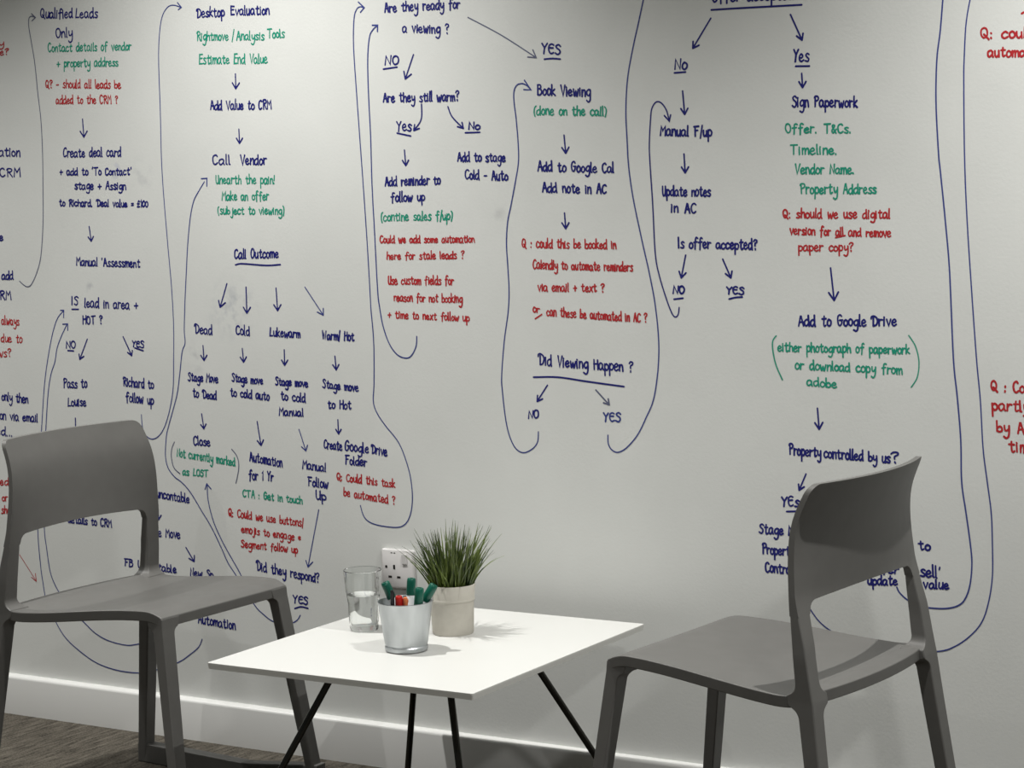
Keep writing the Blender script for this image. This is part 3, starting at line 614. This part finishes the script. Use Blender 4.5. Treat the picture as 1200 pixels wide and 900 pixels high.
cx, cy = .050, -.500
cup = thing('pen_pot', (cx, cy, TZ0), 0, 'galvanised metal bucket holding marker pens on the white table', 'pen pot')
bm = bmesh.new()
lathe(bm, [(0, .004), (.038, .004), (.0405, .002), (.0415, .005), (.0415, .009), (.0395, .0115), (.0408, .0135), (.0418, .017), (.0525, .0945), (.0532, .0955), (.0530, .0968), (.0518, .0962), (.0512, .0945), (.0402, .017), (.038, .0065), (0, .006)], 64)
link('bucket', bm, M_GALV, cup, smooth=35)
def marker(name, base, tip, r, body, cap, capfrac, label, caplabel=None):
    """pen leaning in the bucket; base and tip relative to the bucket centre"""
    B, T = Vector(base), Vector(tip); L = (T-B).length
    o = thing(name, (cx+B.x, cy+B.y, TZ0+B.z), 0, label, 'pen', 'pens in the metal bucket')
    q = (T-B).to_track_quat('Z', 'Y'); o.rotation_mode = 'QUATERNION'; o.rotation_quaternion = q
    c0 = L*(1-capfrac)
    bm = bmesh.new(); lathe(bm, [(0, 0), (r*.8, 0), (r*.92, .004), (r*.92, c0-.002), (r*.8, c0), (0, c0)], 24); link('barrel', bm, body, o, smooth=35)
    bm = bmesh.new(); lathe(bm, [(0, c0-.001), (r*.98, c0-.001), (r*1.02, c0), (r, L-.006), (r*.94, L-.002), (r*.80, L), (r*.45, L), (r*.45, L-.0015), (0, L-.0015)], 24); link('cap', bm, cap, o, smooth=30)
    bm = bmesh.new(); box(bm, r*.95, r*1.28, -.0018, .0018, c0+.004, L-.004); link('clip', bm, cap, o, bevel=.0005)
    return o
def LD(l, d, z): return (l*.85-d*.53, l*.53+d*.85, z)     # sideways, backwards, up within the bucket
marker('marker_pen', LD(.010, .011, .0080), LD(-.038, .011, .131), .0086, M_PENW, M_PENG, .25, 'leftmost green-capped marker pen leaning out of the metal bucket')
marker('marker_pen', LD(.002, .029, .0080), LD(.012, .034, .133), .0086, M_PENW, M_PENG, .25, 'upright green-capped marker pen behind the orange tip in the bucket')
marker('marker_pen', LD(.017, -.025, .0080), LD(.030, -.033, .126), .0086, M_PENG, M_PENG, .30, 'all-green marker pen leaning right, in front of the rightmost pen')
marker('marker_pen', LD(-.018, -.008, .0080), LD(.057, -.009, .127), .0086, M_PENW, M_PENG, .25, 'rightmost green-capped marker pen leaning over the bucket rim')
marker('marker_pen', LD(-.008, -.026, .0080), LD(-.010, -.036, .112), .0072, M_PENR, M_PENR, .40, 'red marker pen in the middle of the bucket')
marker('ballpoint_pen', LD(-.024, -.022, .0080), LD(-.022, -.040, .124), .0034, M_PENB, M_PENB, .40, 'thin black pen upright beside the red marker')
marker('marker_pen', LD(.004, -.026, .0080), LD(.003, -.040, .110), .0040, M_PENW, M_PENO, .14, 'slim pen with an orange end beside the red marker')

px_, py_ = .045, -.330
pot = thing('potted_grass', (px_, py_, TZ0), 0, 'artificial grass plant in a beige fabric pot on the white table', 'plant')
bm = bmesh.new(); prof = [(0, 0), (.0395, 0), (.0412, .003), (.0436, .064), (.0442, .0662), (.0454, .0672), (.0458, .069), (.0452, .0708), (.0450, .073), (.0466, .098), (.0462, .0995), (.0448, .0985), (.0438, .080), (.041, .075), (0, .075)]
lathe(bm, prof, 56)
for v in bm.verts:                                       # soft creases of the folded fabric
    r = math.hypot(v.co.x, v.co.y)
    if r > .01:
        a = math.atan2(v.co.y, v.co.x); k = 1+.010*math.sin(3*a+v.co.z*40)+.007*math.sin(7*a+1+v.co.z*15)
        v.co.x *= k; v.co.y *= k
link('fabric_pot', bm, M_POT, pot, smooth=50)
bm = bmesh.new(); lathe(bm, [(0, .093), (.03, .092), (.0435, .088), (.0425, .080), (0, .080)], 32); link('soil', bm, M_SOIL, pot, smooth=60)
bm = bmesh.new(); g = random.Random(11)
for i in range(250):
    r0 = .038*math.sqrt(g.random()); a0 = g.uniform(0, 2*math.pi)
    bx, by = r0*math.cos(a0), r0*math.sin(a0)
    ad = a0+g.gauss(0, .5); lean = (r0/.038)*g.uniform(.25, .85)+g.uniform(0, .12)
    L = g.uniform(.085, .145)*(1-.10*lean); wd = g.uniform(.0034, .0056); droop = g.uniform(.1, .8)*lean
    dx, dy = math.cos(ad), math.sin(ad); tw = g.uniform(0, math.pi)
    sxv, syv = math.cos(tw), math.sin(tw)
    prev = None; NS = 6; ang = lean*.55; x, y, z = bx, by, .085
    for k in range(NS+1):
        t_ = k/NS; w2 = wd*(1-t_**1.6)*.5+.0002
        l1 = bm.verts.new((x-sxv*w2, y-syv*w2, z)); c1 = bm.verts.new((x+syv*w2*.35, y-sxv*w2*.35, z+.0004)); r1 = bm.verts.new((x+sxv*w2, y+syv*w2, z))
        if prev:
            bm.faces.new((prev[0], prev[1], c1, l1)); bm.faces.new((prev[1], prev[2], r1, c1))
        prev = (l1, c1, r1)
        st = L/NS; x += dx*math.sin(ang)*st; y += dy*math.sin(ang)*st; z += math.cos(ang)*st; ang += droop*.28
o = link('grass_blades', bm, M_GRASS, pot, smooth=180)
